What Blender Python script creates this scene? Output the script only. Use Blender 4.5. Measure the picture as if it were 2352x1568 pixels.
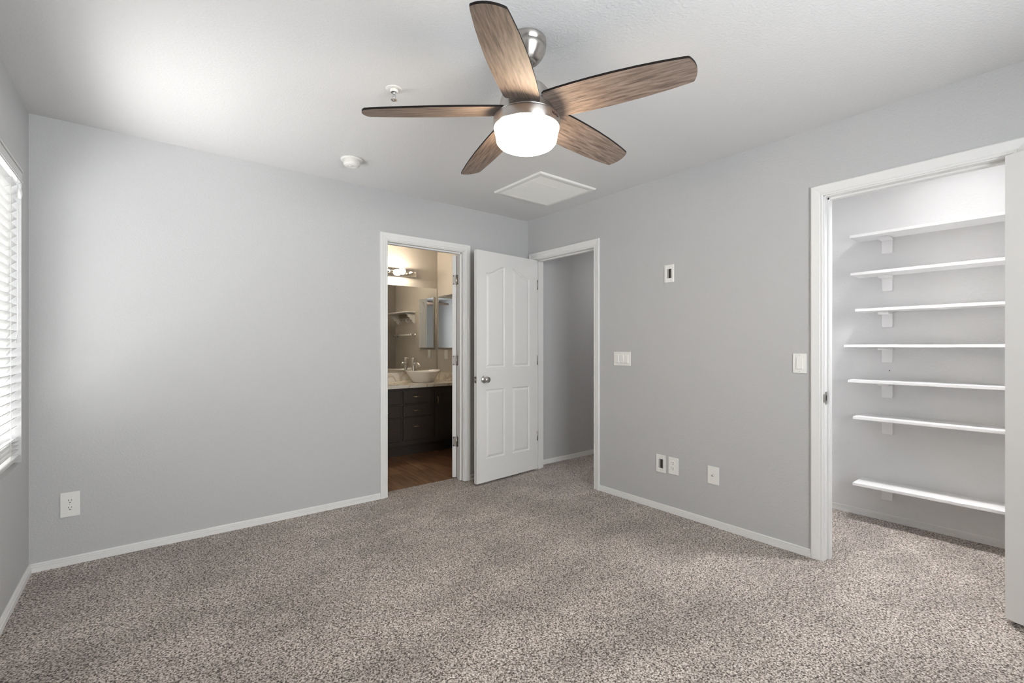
import bpy, bmesh, math, random
from mathutils import Vector, Matrix, Euler
from mathutils.geometry import tessellate_polygon

for o in list(bpy.data.objects):
    bpy.data.objects.remove(o)
S = bpy.context.scene
COL = S.collection
PI = math.pi
R = math.radians
random.seed(7)

# ------------------------------------------------------------------ camera, world, exposure
cam_d = bpy.data.cameras.new('camera')
cam = bpy.data.objects.new('camera', cam_d)
COL.objects.link(cam)
cam_d.sensor_width = 36.0
cam_d.lens = 1069.45 / 2352 * 36.0
cam_d.shift_y = 10.3 / 2352
cam_d.clip_start = 0.02
cam.location = (-2.9736, -3.5131, 1.211)
cam.rotation_euler = (PI / 2, 0, -R(38.269))
S.camera = cam

W = bpy.data.worlds.new('world')
S.world = W
W.use_nodes = True
bg = W.node_tree.nodes['Background']
bg.inputs[0].default_value = (0.93, 0.97, 1.0, 1)
bg.inputs[1].default_value = 1.5

S.view_settings.view_transform = 'Standard'
S.view_settings.look = 'None'
S.view_settings.gamma = 1.0
S.view_settings.use_curve_mapping = False
S.view_settings.exposure = 0.18
S.cycles.use_denoising = True
S.cycles.max_bounces = 14
S.cycles.diffuse_bounces = 8
S.cycles.glossy_bounces = 6
S.cycles.transmission_bounces = 8
S.cycles.transparent_max_bounces = 12
S.cycles.sample_clamp_indirect = 40.0
S.cycles.caustics_reflective = False
S.cycles.caustics_refractive = False


def area(name, loc, rot, sx, sy, power, col, shape='RECTANGLE'):
    d = bpy.data.lights.new(name, 'AREA')
    d.shape = shape
    d.size = sx
    d.size_y = sy
    d.energy = power
    d.color = col
    o = bpy.data.objects.new(name, d)
    COL.objects.link(o)
    o.location = loc
    o.rotation_euler = rot
    return o


# daylight outside the window (points +x, into the room)
area('window_daylight', (-3.80, -0.77, 1.55), (0, -R(90), 0), 1.7, 1.4, 16, (0.95, 0.975, 1.0))
# sunlit ground outside the same window, shining up through the slats
area('ground_bounce', (-5.50, -0.77, 0.02), (0, -R(140), 0), 1.6, 5.0, 300, (1.0, 0.985, 0.96))
# sun falling on the outside of the closed slats
sd = bpy.data.lights.new('sun', 'SUN')
sd.energy = 44.0
sd.angle = R(0.6)
sd.color = (1.0, 0.985, 0.96)
so_ = bpy.data.objects.new('sun', sd)
COL.objects.link(so_)
so_.location = (-8, 0, 8)
so_.rotation_euler = Vector((0.66, -0.12, -0.74)).to_track_quat('-Z', 'Y').to_euler()
# fill light added outside the made-up rear window (points +y)
area('rear_fill', (-1.89, -4.85, 1.25), (R(99), 0, 0), 1.8, 1.6, 150, (0.93, 0.968, 1.0))
# unseen closet and hall lamps, added to raise the brightness there
area('closet_fill_top', (0.50, -3.0, 2.425), (0, 0, 0), 0.28, 0.28, 5.0, (1.0, 0.985, 0.985), 'DISK')
l = area('closet_fill_floor', (0.36, -2.95, 2.425), (0, 0, 0), 0.15, 0.15, 9.5, (1.0, 0.985, 0.985), 'DISK')
l.data.spread = R(88)  # narrow beam added to brighten the closet carpet
area('hall_fill', (1.35, -0.75, 2.425), (0, 0, 0), 0.26, 0.26, 8, (1.0, 0.97, 0.95), 'DISK')

# ------------------------------------------------------------------ materials
MATS = {}


def mat(name, col, rough=0.5, metal=0.0, bump=None, spec=0.5, emis=None, trans=None, coat=0.0):
    """bump = (scale, strength, distance)"""
    m = bpy.data.materials.new(name)
    m.use_nodes = True
    nt = m.node_tree
    b = nt.nodes['Principled BSDF']
    b.inputs['Base Color'].default_value = (*col, 1)
    b.inputs['Roughness'].default_value = rough
    b.inputs['Metallic'].default_value = metal
    b.inputs['Specular IOR Level'].default_value = spec
    b.inputs['Coat Weight'].default_value = coat
    if emis:
        b.inputs['Emission Color'].default_value = (*emis[0], 1)
        b.inputs['Emission Strength'].default_value = emis[1]
    if bump:
        tc = nt.nodes.new('ShaderNodeTexCoord')
        n = nt.nodes.new('ShaderNodeTexNoise')
        n.inputs['Scale'].default_value = bump[0]
        n.inputs['Detail'].default_value = 3
        n.inputs['Roughness'].default_value = 0.55
        bp = nt.nodes.new('ShaderNodeBump')
        bp.inputs['Strength'].default_value = bump[1]
        bp.inputs['Distance'].default_value = bump[2]
        nt.links.new(tc.outputs['Object'], n.inputs['Vector'])
        nt.links.new(n.outputs['Fac'], bp.inputs['Height'])
        nt.links.new(bp.outputs['Normal'], b.inputs['Normal'])
    MATS[name] = m
    return m


def ramp(nt, stops):
    r = nt.nodes.new('ShaderNodeValToRGB')
    e = r.color_ramp.elements
    while len(e) < len(stops):
        e.new(0.5)
    for k, (p, c) in enumerate(stops):
        e[k].position = p
        e[k].color = (*c, 1)
    return r


M_wall = mat('wall_paint', (0.500, 0.504, 0.508), 0.55, bump=(95, 0.50, 0.004), spec=0.35)
M_ceil = mat('ceiling_paint', (0.68, 0.68, 0.68), 0.75, bump=(105, 0.36, 0.005), spec=0.2)
M_closet = mat('closet_paint', (0.72, 0.72, 0.72), 0.6, bump=(80, 0.40, 0.004), spec=0.3)
M_bath = mat('bath_paint', (0.56, 0.52, 0.47), 0.6, bump=(95, 0.25, 0.003), spec=0.3)
M_trim = mat('trim_paint', (0.76, 0.76, 0.75), 0.38, spec=0.45)
M_door = mat('door_paint', (0.75, 0.75, 0.74), 0.42, bump=(160, 0.08, 0.002), spec=0.45)
M_plate = mat('white_plastic', (0.80, 0.80, 0.77), 0.30)
M_dark = mat('dark_slot', (0.015, 0.014, 0.012), 0.6)
M_recess = mat('recess_grey', (0.34, 0.33, 0.31), 0.6)
M_hole = mat('hole_interior', (0.10, 0.09, 0.07), 0.8)
M_steel = mat('satin_steel', (0.52, 0.50, 0.47), 0.32, 1.0)
M_chrome = mat('chrome', (0.78, 0.78, 0.78), 0.08, 1.0)
M_brass = mat('brass_pull', (0.80, 0.62, 0.36), 0.25, 1.0)
M_mirror = mat('mirror_glass', (0.86, 0.87, 0.86), 0.015, 1.0)
M_blackedge = mat('black_edge', (0.010, 0.007, 0.006), 0.6, spec=0.2)
M_vanity = mat('vanity_paint', (0.040, 0.031, 0.025), 0.45)
M_sink = mat('ceramic', (0.82, 0.80, 0.77), 0.12, coat=0.4)
M_shelf = mat('shelf_paint', (0.84, 0.84, 0.84), 0.40)
M_slat = mat('blind_slat', (0.62, 0.62, 0.615), 0.45)
M_cord = mat('cord', (0.62, 0.62, 0.60), 0.7)
M_vinyl = mat('window_vinyl', (0.80, 0.80, 0.79), 0.4)
M_detect = mat('detector_plastic', (0.74, 0.73, 0.70), 0.45)
M_bowl = mat('opal_glass', (0.95, 0.93, 0.90), 0.25, emis=((1.0, 0.79, 0.56), 40.0))
M_bulb_on = mat('bulb_lit', (1, 0.95, 0.85), 0.2, emis=((1.0, 0.86, 0.68), 85.0))
M_ink = mat('logo_ink', (0.012, 0.010, 0.010), 0.5)


def brushed(name, col):
    m = mat(name, col, 0.30, 1.0)
    nt = m.node_tree
    b = nt.nodes['Principled BSDF']
    tc = nt.nodes.new('ShaderNodeTexCoord')
    mp = nt.nodes.new('ShaderNodeMapping')
    mp.inputs['Scale'].default_value = (6, 6, 900)
    n = nt.nodes.new('ShaderNodeTexNoise')
    n.inputs['Scale'].default_value = 1.0
    n.inputs['Detail'].default_value = 2
    mr = nt.nodes.new('ShaderNodeMapRange')
    mr.inputs['To Min'].default_value = 0.26
    mr.inputs['To Max'].default_value = 0.38
    nt.links.new(tc.outputs['Object'], mp.inputs['Vector'])
    nt.links.new(mp.outputs['Vector'], n.inputs['Vector'])
    nt.links.new(n.outputs['Fac'], mr.inputs['Value'])
    nt.links.new(mr.outputs['Result'], b.inputs['Roughness'])
    b.inputs['Anisotropic'].default_value = 0.75
    b.inputs['Anisotropic Rotation'].default_value = 0.25
    tg = nt.nodes.new('ShaderNodeTangent')
    tg.direction_type = 'RADIAL'
    tg.axis = 'Z'
    nt.links.new(tg.outputs['Tangent'], b.inputs['Tangent'])
    return m


M_nickel = brushed('brushed_nickel', (0.56, 0.53, 0.50))


def clear_glass(name, rough=0.0, tint=(1, 1, 1)):
    m = bpy.data.materials.new(name)
    m.use_nodes = True
    nt = m.node_tree
    nt.nodes.clear()
    out = nt.nodes.new('ShaderNodeOutputMaterial')
    tr = nt.nodes.new('ShaderNodeBsdfTransparent')
    tr.inputs[0].default_value = (*tint, 1)
    gl = nt.nodes.new('ShaderNodeBsdfGlossy')
    gl.inputs['Roughness'].default_value = rough
    lw_ = nt.nodes.new('ShaderNodeLayerWeight')
    lw_.inputs[0].default_value = 0.5
    pw = nt.nodes.new('ShaderNodeMath')
    pw.operation = 'POWER'
    pw.inputs[1].default_value = 4.0
    nt.links.new(lw_.outputs['Facing'], pw.inputs[0])
    fr = nt.nodes.new('ShaderNodeMath')
    fr.operation = 'MULTIPLY_ADD'
    fr.inputs[1].default_value = 0.6
    fr.inputs[2].default_value = 0.035
    nt.links.new(pw.outputs[0], fr.inputs[0])
    mx = nt.nodes.new('ShaderNodeMixShader')
    nt.links.new(fr.outputs[0], mx.inputs[0])
    nt.links.new(tr.outputs[0], mx.inputs[1])
    nt.links.new(gl.outputs[0], mx.inputs[2])
    nt.links.new(mx.outputs[0], out.inputs[0])
    return m


M_glass = clear_glass('pane_glass')
M_bulb_off = clear_glass('clear_bulb_glass', 0.02, (0.96, 0.96, 0.95))


def carpet_mat():
    m = bpy.data.materials.new('carpet')
    m.use_nodes = True
    nt = m.node_tree
    b = nt.nodes['Principled BSDF']
    b.inputs['Roughness'].default_value = 0.95
    b.inputs['Specular IOR Level'].default_value = 0.1
    b.inputs['Sheen Weight'].default_value = 0.15
    L = nt.links.new
    tc = nt.nodes.new('ShaderNodeTexCoord')
    # tufts
    n1 = nt.nodes.new('ShaderNodeTexNoise')
    n1.inputs['Scale'].default_value = 145
    n1.inputs['Detail'].default_value = 2.5
    n1.inputs['Roughness'].default_value = 0.6
    n1.inputs['Distortion'].default_value = 0.6
    v = nt.nodes.new('ShaderNodeTexVoronoi')
    v.inputs['Scale'].default_value = 120
    v.inputs['Randomness'].default_value = 1.0
    mixh = nt.nodes.new('ShaderNodeMath')
    mixh.operation = 'MULTIPLY_ADD'
    mixh.inputs[1].default_value = -0.30
    L(tc.outputs['Object'], n1.inputs['Vector'])
    L(tc.outputs['Object'], v.inputs['Vector'])
    L(v.outputs['Distance'], mixh.inputs[0])
    L(n1.outputs['Fac'], mixh.inputs[2])
    r = ramp(nt, [(0.20, (0.060, 0.046, 0.038)), (0.33, (0.330, 0.285, 0.252)), (0.46, (0.62, 0.565, 0.520)), (0.62, (0.82, 0.77, 0.725))])
    L(mixh.outputs[0], r.inputs[0])
    # broad pile sweeps left by vacuuming and footsteps
    mp = nt.nodes.new('ShaderNodeMapping')
    mp.inputs['Scale'].default_value = (1.5, 2.6, 1)
    mp.inputs['Rotation'].default_value = (0, 0, R(35))
    n2 = nt.nodes.new('ShaderNodeTexNoise')
    n2.inputs['Scale'].default_value = 1.25
    n2.inputs['Detail'].default_value = 3
    n2.inputs['Roughness'].default_value = 0.55
    L(tc.outputs['Object'], mp.inputs['Vector'])
    L(mp.outputs['Vector'], n2.inputs['Vector'])
    mr = nt.nodes.new('ShaderNodeMapRange')
    mr.inputs['From Min'].default_value = 0.34
    mr.inputs['From Max'].default_value = 0.66
    mr.inputs['To Min'].default_value = 0.84
    mr.inputs['To Max'].default_value = 1.22
    L(n2.outputs['Fac'], mr.inputs['Value'])
    mul = nt.nodes.new('ShaderNodeMixRGB')
    mul.blend_type = 'MULTIPLY'
    mul.inputs[0].default_value = 1.0
    L(r.outputs[0], mul.inputs[1])
    L(mr.outputs['Result'], mul.inputs[2])
    L(mul.outputs[0], b.inputs['Base Color'])
    bp = nt.nodes.new('ShaderNodeBump')
    bp.inputs['Strength'].default_value = 0.9
    bp.inputs['Distance'].default_value = 0.008
    L(mixh.outputs[0], bp.inputs['Height'])
    L(bp.outputs['Normal'], b.inputs['Normal'])
    return m


M_carpet = carpet_mat()


def wood_mat(name, stops, stretch, scale, rough, plank=None):
    m = bpy.data.materials.new(name)
    m.use_nodes = True
    nt = m.node_tree
    b = nt.nodes['Principled BSDF']
    b.inputs['Roughness'].default_value = rough
    L = nt.links.new
    tc = nt.nodes.new('ShaderNodeTexCoord')
    mp = nt.nodes.new('ShaderNodeMapping')
    mp.inputs['Scale'].default_value = stretch
    L(tc.outputs['Object'], mp.inputs['Vector'])
    n = nt.nodes.new('ShaderNodeTexNoise')
    n.inputs['Scale'].default_value = scale
    n.inputs['Detail'].default_value = 7
    n.inputs['Roughness'].default_value = 0.62
    n.inputs['Distortion'].default_value = 0.5
    L(mp.outputs['Vector'], n.inputs['Vector'])
    r = ramp(nt, stops)
    L(n.outputs['Fac'], r.inputs[0])
    col = r.outputs[0]
    if plank:
        br = nt.nodes.new('ShaderNodeTexBrick')
        br.inputs['Scale'].default_value = 1.0
        br.inputs['Brick Width'].default_value = plank[0]
        br.inputs['Row Height'].default_value = plank[1]
        br.inputs['Mortar Size'].default_value = 0.0015
        br.inputs['Color1'].default_value = (1.15, 1.1, 1.05, 1)
        br.inputs['Color2'].default_value = (0.68, 0.66, 0.64, 1)
        br.inputs['Mortar'].default_value = (0.25, 0.22, 0.2, 1)
        rot = nt.nodes.new('ShaderNodeMapping')
        rot.inputs['Rotation'].default_value = (0, 0, R(90))
        L(tc.outputs['Object'], rot.inputs['Vector'])
        L(rot.outputs['Vector'], br.inputs['Vector'])
        mul = nt.nodes.new('ShaderNodeMixRGB')
        mul.blend_type = 'MULTIPLY'
        mul.inputs[0].default_value = 1.0
        L(col, mul.inputs[1])
        L(br.outputs['Color'], mul.inputs[2])
        col = mul.outputs[0]
    L(col, b.inputs['Base Color'])
    return m


M_blade = wood_mat('blade_walnut', [(0.30, (0.072, 0.051, 0.041)), (0.48, (0.180, 0.136, 0.111)), (0.68, (0.290, 0.230, 0.192))],
                   (2.6, 40, 40), 3.2, 0.60)
M_plank = wood_mat('vinyl_plank', [(0.30, (0.085, 0.044, 0.023)), (0.5, (0.215, 0.120, 0.066)), (0.72, (0.350, 0.215, 0.125))],
                   (14, 1.2, 1), 2.2, 0.38, plank=(1.2, 0.15))


def marble_mat():
    m = bpy.data.materials.new('marble')
    m.use_nodes = True
    nt = m.node_tree
    b = nt.nodes['Principled BSDF']
    b.inputs['Roughness'].default_value = 0.22
    L = nt.links.new
    tc = nt.nodes.new('ShaderNodeTexCoord')
    n = nt.nodes.new('ShaderNodeTexNoise')
    n.inputs['Scale'].default_value = 3.2
    n.inputs['Detail'].default_value = 6
    n.inputs['Distortion'].default_value = 1.6
    L(tc.outputs['Object'], n.inputs['Vector'])
    r = ramp(nt, [(0.44, (0.78, 0.74, 0.66)), (0.492, (0.60, 0.53, 0.43)), (0.51, (0.56, 0.49, 0.38)), (0.56, (0.78, 0.74, 0.66))])
    L(n.outputs['Fac'], r.inputs[0])
    L(r.outputs[0], b.inputs['Base Color'])
    return m


M_marble = marble_mat()


# ------------------------------------------------------------------ mesh helpers
class MB:
    def __init__(self):
        self.bm = bmesh.new()

    def box(self, a, b, bev=0.0, seg=2, mi=0, mtx=None):
        t = bmesh.new()
        bmesh.ops.create_cube(t, size=1.0)
        c = [(a[i] + b[i]) / 2 for i in range(3)]
        s = [abs(b[i] - a[i]) for i in range(3)]
        for v in t.verts:
            v.co = Vector((c[0] + v.co.x * s[0], c[1] + v.co.y * s[1], c[2] + v.co.z * s[2]))
        if bev > 0:
            bmesh.ops.bevel(t, geom=t.edges[:], offset=min(bev, min(s) * 0.45), segments=seg, affect='EDGES', profile=0.5)
        self._merge(t, mi, mtx)
        return self

    def _merge(self, t, mi=0, mtx=None):
        mp = {}
        for v in t.verts:
            mp[v] = self.bm.verts.new(mtx @ v.co if mtx else v.co)
        for f in t.faces:
            try:
                nf = self.bm.faces.new([mp[v] for v in f.verts])
                nf.material_index = mi
                nf.smooth = f.smooth
            except ValueError:
                pass
        t.free()

    def face(self, pts, mi=0, smooth=False):
        f = self.bm.faces.new([self.bm.verts.new(p) for p in pts])
        f.material_index = mi
        f.smooth = smooth
        return f

    def lathe(self, prof, n=48, mi=0, mtx=None, sx=1.0, sy=1.0):
        t = bmesh.new()
        rings = []
        for (r, z) in prof:
            if r < 1e-6:
                rings.append([t.verts.new((0, 0, z))])
            else:
                rings.append([t.verts.new((sx * r * math.cos(2 * PI * k / n), sy * r * math.sin(2 * PI * k / n), z)) for k in range(n)])
        for i in range(len(rings) - 1):
            A, B = rings[i], rings[i + 1]
            for k in range(n):
                k2 = (k + 1) % n
                if len(A) == 1 and len(B) == 1:
                    continue
                if len(A) == 1:
                    f = t.faces.new((A[0], B[k2], B[k]))
                elif len(B) == 1:
                    f = t.faces.new((A[k], A[k2], B[0]))
                else:
                    f = t.faces.new((A[k], A[k2], B[k2], B[k]))
                f.smooth = True
        self._merge(t, mi, mtx)
        return self

    def tube(self, pts, r, n=10, mi=0, caps=True, mtx=None):
        t = bmesh.new()
        pts = [Vector(p) for p in pts]
        rings = []
        up = Vector((0.13, 0.27, 0.95))
        for i, p in enumerate(pts):
            d = (pts[min(i + 1, len(pts) - 1)] - pts[max(i - 1, 0)]).normalized()
            a = d.cross(up)
            if a.length < 1e-3:
                a = d.cross(Vector((1, 0, 0)))
            a.normalize()
            b = d.cross(a).normalized()
            rr = r[i] if isinstance(r, (list, tuple)) else r
            rings.append([t.verts.new(p + rr * (math.cos(2 * PI * k / n) * a + math.sin(2 * PI * k / n) * b)) for k in range(n)])
        for i in range(len(rings) - 1):
            for k in range(n):
                f = t.faces.new((rings[i][k], rings[i][(k + 1) % n], rings[i + 1][(k + 1) % n], rings[i + 1][k]))
                f.smooth = True
        if caps:
            t.faces.new(list(reversed(rings[0])))
            t.faces.new(rings[-1])
        self._merge(t, mi, mtx)
        return self

    def prism(self, poly, z0, z1, mi=0, mtx=None, bev=0.0):
        """poly in local xy extruded along local z"""
        t = bmesh.new()
        lo = [t.verts.new((x, y, z0)) for x, y in poly]
        hi = [t.verts.new((x, y, z1)) for x, y in poly]
        n = len(poly)
        t.faces.new(list(reversed(lo)))
        t.faces.new(hi)
        for k in range(n):
            t.faces.new((lo[k], lo[(k + 1) % n], hi[(k + 1) % n], hi[k]))
        if bev:
            bmesh.ops.bevel(t, geom=t.edges[:], offset=bev, segments=2, affect='EDGES')
        self._merge(t, mi, mtx)
        return self

    def strip(self, path, prof, frame, closed_prof=False):
        """sweep profile points along path; frame(i) -> (origin, axis_u, axis_v) giving mitred placement"""
        rings = []
        for i in range(len(path)):
            o, u, v = frame(i)
            rings.append([self.bm.verts.new(o + a * u + b * v) for a, b in prof])
        m = len(prof)
        for i in range(len(rings) - 1):
            for k in range(m if closed_prof else m - 1):
                k2 = (k + 1) % m
                self.bm.faces.new((rings[i][k], rings[i][k2], rings[i + 1][k2], rings[i + 1][k]))
        if closed_prof:
            self.bm.faces.new(rings[0])
            self.bm.faces.new(list(reversed(rings[-1])))
        return self

    def build(self, name, mats, parent=None, fix=True, loc=None):
        if fix:
            bmesh.ops.recalc_face_normals(self.bm, faces=self.bm.faces[:])
        me = bpy.data.meshes.new(name)
        self.bm.to_mesh(me)
        self.bm.free()
        for m in (mats if isinstance(mats, (list, tuple)) else [mats]):
            me.materials.append(m)
        o = bpy.data.objects.new(name, me)
        COL.objects.link(o)
        if parent:
            o.parent = parent
        if loc:
            o.location = loc
        return o


def tag(o, label=None, cat=None, group=None, kind=None):
    if label:
        o['label'] = label
    if cat:
        o['category'] = cat
    if group:
        o['group'] = group
    if kind:
        o['kind'] = kind
    return o


def struct(o, label, cat):
    return tag(o, label, cat, None, 'structure')


def empty(name, loc=(0, 0, 0), rot=(0, 0, 0)):
    o = bpy.data.objects.new(name, None)
    o.empty_display_size = 0.1
    COL.objects.link(o)
    o.location = loc
    o.rotation_euler = rot
    return o


def copy_tree(o, parent=None):
    c = o.copy()
    COL.objects.link(c)
    c.parent = parent
    for ch in list(o.children):
        k = copy_tree(ch, c)
    return c


# ------------------------------------------------------------------ room dimensions (metres)
# corner of back wall and right wall is the origin; the room lies in x<0, y<0
XL = -3.455          # left wall face
YR = -4.30           # rear wall face
H = 2.44
T = 0.115            # wall thickness
CZ = 0.012           # carpet surface
# openings (between jamb faces)
BD0, BD1 = -1.458, -0.752        # bathroom door, on the back wall
ED0, ED1 = -0.858, -0.098        # entry door, on the right wall
CD0, CD1 = -3.266, -2.556        # closet door, on the right wall
DH = 2.042                       # opening height
J = 0.018
WY0, WY1, WZ0, WZ1 = -1.34, -0.185, 0.635, 2.085   # window opening, left wall

# ------------------------------------------------------------------ shell
m = MB()
m.box((XL - 0.14, YR - 0.12, -0.10), (0, 0.0, CZ))
m.box((0, ED0 - J, -0.10), (T, ED1 + J, CZ))
m.box((0, CD0 - J, -0.10), (T, CD1 + J, CZ))
m.box((BD0 - J, 0, -0.10), (BD1 + J, 0.13, CZ))
m.box((T, -2.08, -0.10), (2.2, 0.0, CZ))
m.box((T, -4.05, -0.10), (1.03, -2.20, CZ))
struct(m.build('floor', M_carpet), 'grey brown speckled cut pile carpet covering the bedroom, hall and closet', 'carpet')

m = MB()
m.box((-2.40, 0.13, -0.10), (0.70, 1.78, 0.002))
struct(m.build('floor_bathroom', M_plank), 'dark brown wood plank floor seen through the bathroom doorway', 'floor')

m = MB()
m.box((XL - 0.14, YR - 0.12, H), (2.32, 1.90, H + 0.10))
struct(m.build('ceiling', M_ceil), 'pale grey textured ceiling that carries the fan', 'ceiling')

m = MB()
m.box((XL - 0.14, 0, -0.10), (BD0 - J, T, H))
m.box((BD0 - J, 0, DH + J), (BD1 + J, T, H))
m.box((BD1 + J, 0, -0.10), (2.2, T, H))
struct(m.build('wall_back', M_wall), 'light grey orange peel wall with the bathroom doorway', 'wall')

m = MB()
m.box((0, ED1 + J, CZ), (T, 0, H))
m.box((0, ED0 - J, DH + J), (T, ED1 + J, H))
m.box((0, CD1 + J, CZ), (T, ED0 - J, H))
m.box((0, CD0 - J, DH + J), (T, CD1 + J, H))
m.box((0, YR, CZ), (T, CD0 - J, H))
struct(m.build('wall_right', M_wall), 'light grey wall between entry door and closet doorway', 'wall')

m = MB()
m.box((XL - 0.14, YR, -0.0), (XL, WY0, H))
m.box((XL - 0.14, WY1, -0.0), (XL, 0, H))
m.box((XL - 0.14, WY0, -0.0), (XL, WY1, WZ0))
m.box((XL - 0.14, WY0, WZ1), (XL, WY1, H))
struct(m.build('wall_left', M_wall), 'light grey wall on the left holding the window', 'wall')

RX0, RX1, RZ0, RZ1 = -2.62, -1.15, 0.85, 2.085    # opening added in the rear wall to admit fill light
m = MB()
m.box((XL - 0.14, YR - 0.12, 0.0), (RX0, YR, H))
m.box((RX1, YR - 0.12, 0.0), (T, YR, H))
m.box((RX0, YR - 0.12, 0.0), (RX1, YR, RZ0))
m.box((RX0, YR - 0.12, RZ1), (RX1, YR, H))
struct(m.build('wall_rear', M_wall), 'light grey wall behind the viewer', 'wall')

# closet shell
m = MB()
m.box((1.03, -4.15, 0.0), (1.10, -2.10, H))
m.box((T, -2.20, 0.0), (1.03, -2.08, H))
m.box((T, -4.15, 0.0), (1.03, -4.05, H))
m.box((T - 0.001, CD1 + J, CZ), (T + 0.004, -2.20, H))
m.box((T - 0.001, CD0 - J, DH + J), (T + 0.004, CD1 + J, H))
struct(m.build('wall_closet', M_closet), 'bright white textured walls inside the closet', 'wall')
# hall shell
m = MB()
m.box((2.2, -2.20, 0.0), (2.32, T, H))
m.box((1.10, -2.20, 0.0), (2.2, -2.08, H))
struct(m.build('wall_hall', M_wall), 'grey wall at the end of the hall beyond the entry door', 'wall')
# bathroom shell
BY = 1.78
BX = -0.02
m = MB()
m.box((-2.40, BY, 0.0), (0.70, BY + 0.10, H))
m.box((-2.50, T, 0.0), (-2.40, BY + 0.1, H))
m.box((BX, 0.50, 0.0), (0.10, BY, H))
m.box((0.60, T, 0.0), (0.70, BY, H))
m.box((-2.40, T, 0.0), (BD0 - J, T + 0.004, H))
m.box((BD1 + J, T, 0.0), (0.60, T + 0.004, H))
struct(m.build('wall_bathroom', M_bath), 'warm beige bathroom wall lit by the vanity bulbs', 'wall')

# ------------------------------------------------------------------ baseboards
BB = [(0.0, 0.0), (0.0, 0.0445), (0.0045, 0.0445), (0.0070, 0.0400), (0.0070, 0.0375), (0.0035, 0.0365), (0.0035, 0.0345), (0.0090, 0.0335), (0.0100, 0.0290), (0.0060, 0.0280), (0.0060, 0.0260), (0.0125, 0.0245), (0.0130, 0.0)]


def baseboard(name, p0, p1, nrm, label, mtl=None):
    m = MB()
    p0 = Vector((*p0, CZ))
    p1 = Vector((*p1, CZ))
    n = Vector((*nrm, 0))
    m.strip([p0, p1], BB, lambda i: ((p0, p1)[i], n, Vector((0, 0, 1))), True)
    return struct(m.build(name, mtl or M_trim), label, 'baseboard')


CW = 0.060   # casing width
RV = 0.006   # reveal
baseboard('baseboard_back', (XL, 0), (BD0 - RV - CW, 0), (0, -1), 'white baseboard along the back wall left of the bathroom door')
baseboard('baseboard_corner', (BD1 + RV + CW, 0), (0, 0), (0, -1), 'short white baseboard hidden behind the open entry door')
baseboard('baseboard_right', (0, ED0 - RV - CW), (0, CD1 + RV + CW), (-1, 0), 'white baseboard along the right wall below the outlets')
baseboard('baseboard_left', (XL, YR), (XL, 0), (1, 0), 'white baseboard under the window on the left wall')
baseboard('baseboard_hall', (T, 0), (2.2, 0), (0, -1), 'white baseboard in the hall seen through the entry doorway')
baseboard('baseboard_closet', (1.03, -4.05), (1.03, -2.20), (-1, 0), 'white baseboard at the foot of the closet back wall')
baseboard('baseboard_rear', (XL, YR), (0, YR), (0, 1), 'white baseboard along the wall behind the viewer')
baseboard('baseboard_right_end', (0, CD0 - RV - CW), (0, YR), (-1, 0), 'white baseboard on the right wall behind the closet door')

# ------------------------------------------------------------------ door casings and jambs
# profile: (distance from the inner edge outward, projection from the wall)
CAS = [(0.0, 0.0), (0.0, 0.007), (0.003, 0.0095), (0.008, 0.0095), (0.011, 0.007), (0.014, 0.007), (0.018, 0.011), (0.030, 0.0125), (0.036, 0.0125),
       (0.040, 0.0145), (0.052, 0.016), (0.058, 0.016), (0.060, 0.013), (0.060, 0.0)]
CAS_FLAT = [(0.0, 0.0), (0.0, 0.008), (0.004, 0.010), (0.010, 0.010), (0.012, 0.008), (0.016, 0.011), (0.055, 0.015), (0.060, 0.012), (0.060, 0.0)]


def door_frame(name, a, b, axis, label, stop_at, cas=CAS, face0=-0.0005, face1=T, both=True, side=-1):
    """axis 'x': wall along x with its room face at y=0, jamb runs towards +y; axis 'y': wall along y, jamb runs to +x"""
    def P(u, w, z):
        return Vector((u, w, z)) if axis == 'x' else Vector((w, u, z))
    m = MB()
    ia, ib, top = a - RV, b + RV, DH + RV
    path = [P(ia, face0, CZ), P(ia, face0, top), P(ib, face0, top), P(ib, face0, CZ)]
    outs = [P(-1, 0, 0), P(-1, 0, 1), P(1, 0, 1), P(1, 0, 0)]
    nrm = P(0, -1, 0)
    m.strip(path, cas, lambda i: (path[i], outs[i], nrm), True)
    o = struct(m.build(name, M_trim), label, 'door frame')
    # jamb with stop
    j = MB()
    for (u0, u1) in ((a - J, a), (b, b + J)):
        p, q = P(u0, face0, CZ), P(u1, face1 + 0.001, DH + J)
        j.box([min(p[k], q[k]) for k in range(3)], [max(p[k], q[k]) for k in range(3)], 0.0015, 1)
    p, q = P(a - J, face0, DH), P(b + J, face1 + 0.001, DH + J)
    j.box([min(p[k], q[k]) for k in range(3)], [max(p[k], q[k]) for k in range(3)], 0.0015, 1)
    s0, s1 = stop_at
    for (u0, u1, z0, z1) in ((a, a + 0.011, CZ, DH), (b - 0.011, b, CZ, DH), (a, b, DH - 0.011, DH)):
        p, q = P(u0, s0, z0), P(u1, s1, z1)
        j.box([min(p[k], q[k]) for k in range(3)], [max(p[k], q[k]) for k in range(3)], 0.0015, 1)
    j.build('door_jamb', M_trim, o)
    return o


fr_bath = door_frame('trim_1', BD0, BD1, 'x', 'white casing around the bathroom doorway in the back wall', (0.036, 0.072))
fr_entry = door_frame('trim_2', ED0, ED1, 'y', 'white casing around the entry doorway in the far corner', (0.040, 0.078))
fr_closet = door_frame('trim_3', CD0, CD1, 'y', 'wide white casing around the closet doorway at right', (0.040, 0.078), CAS_FLAT)

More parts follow.
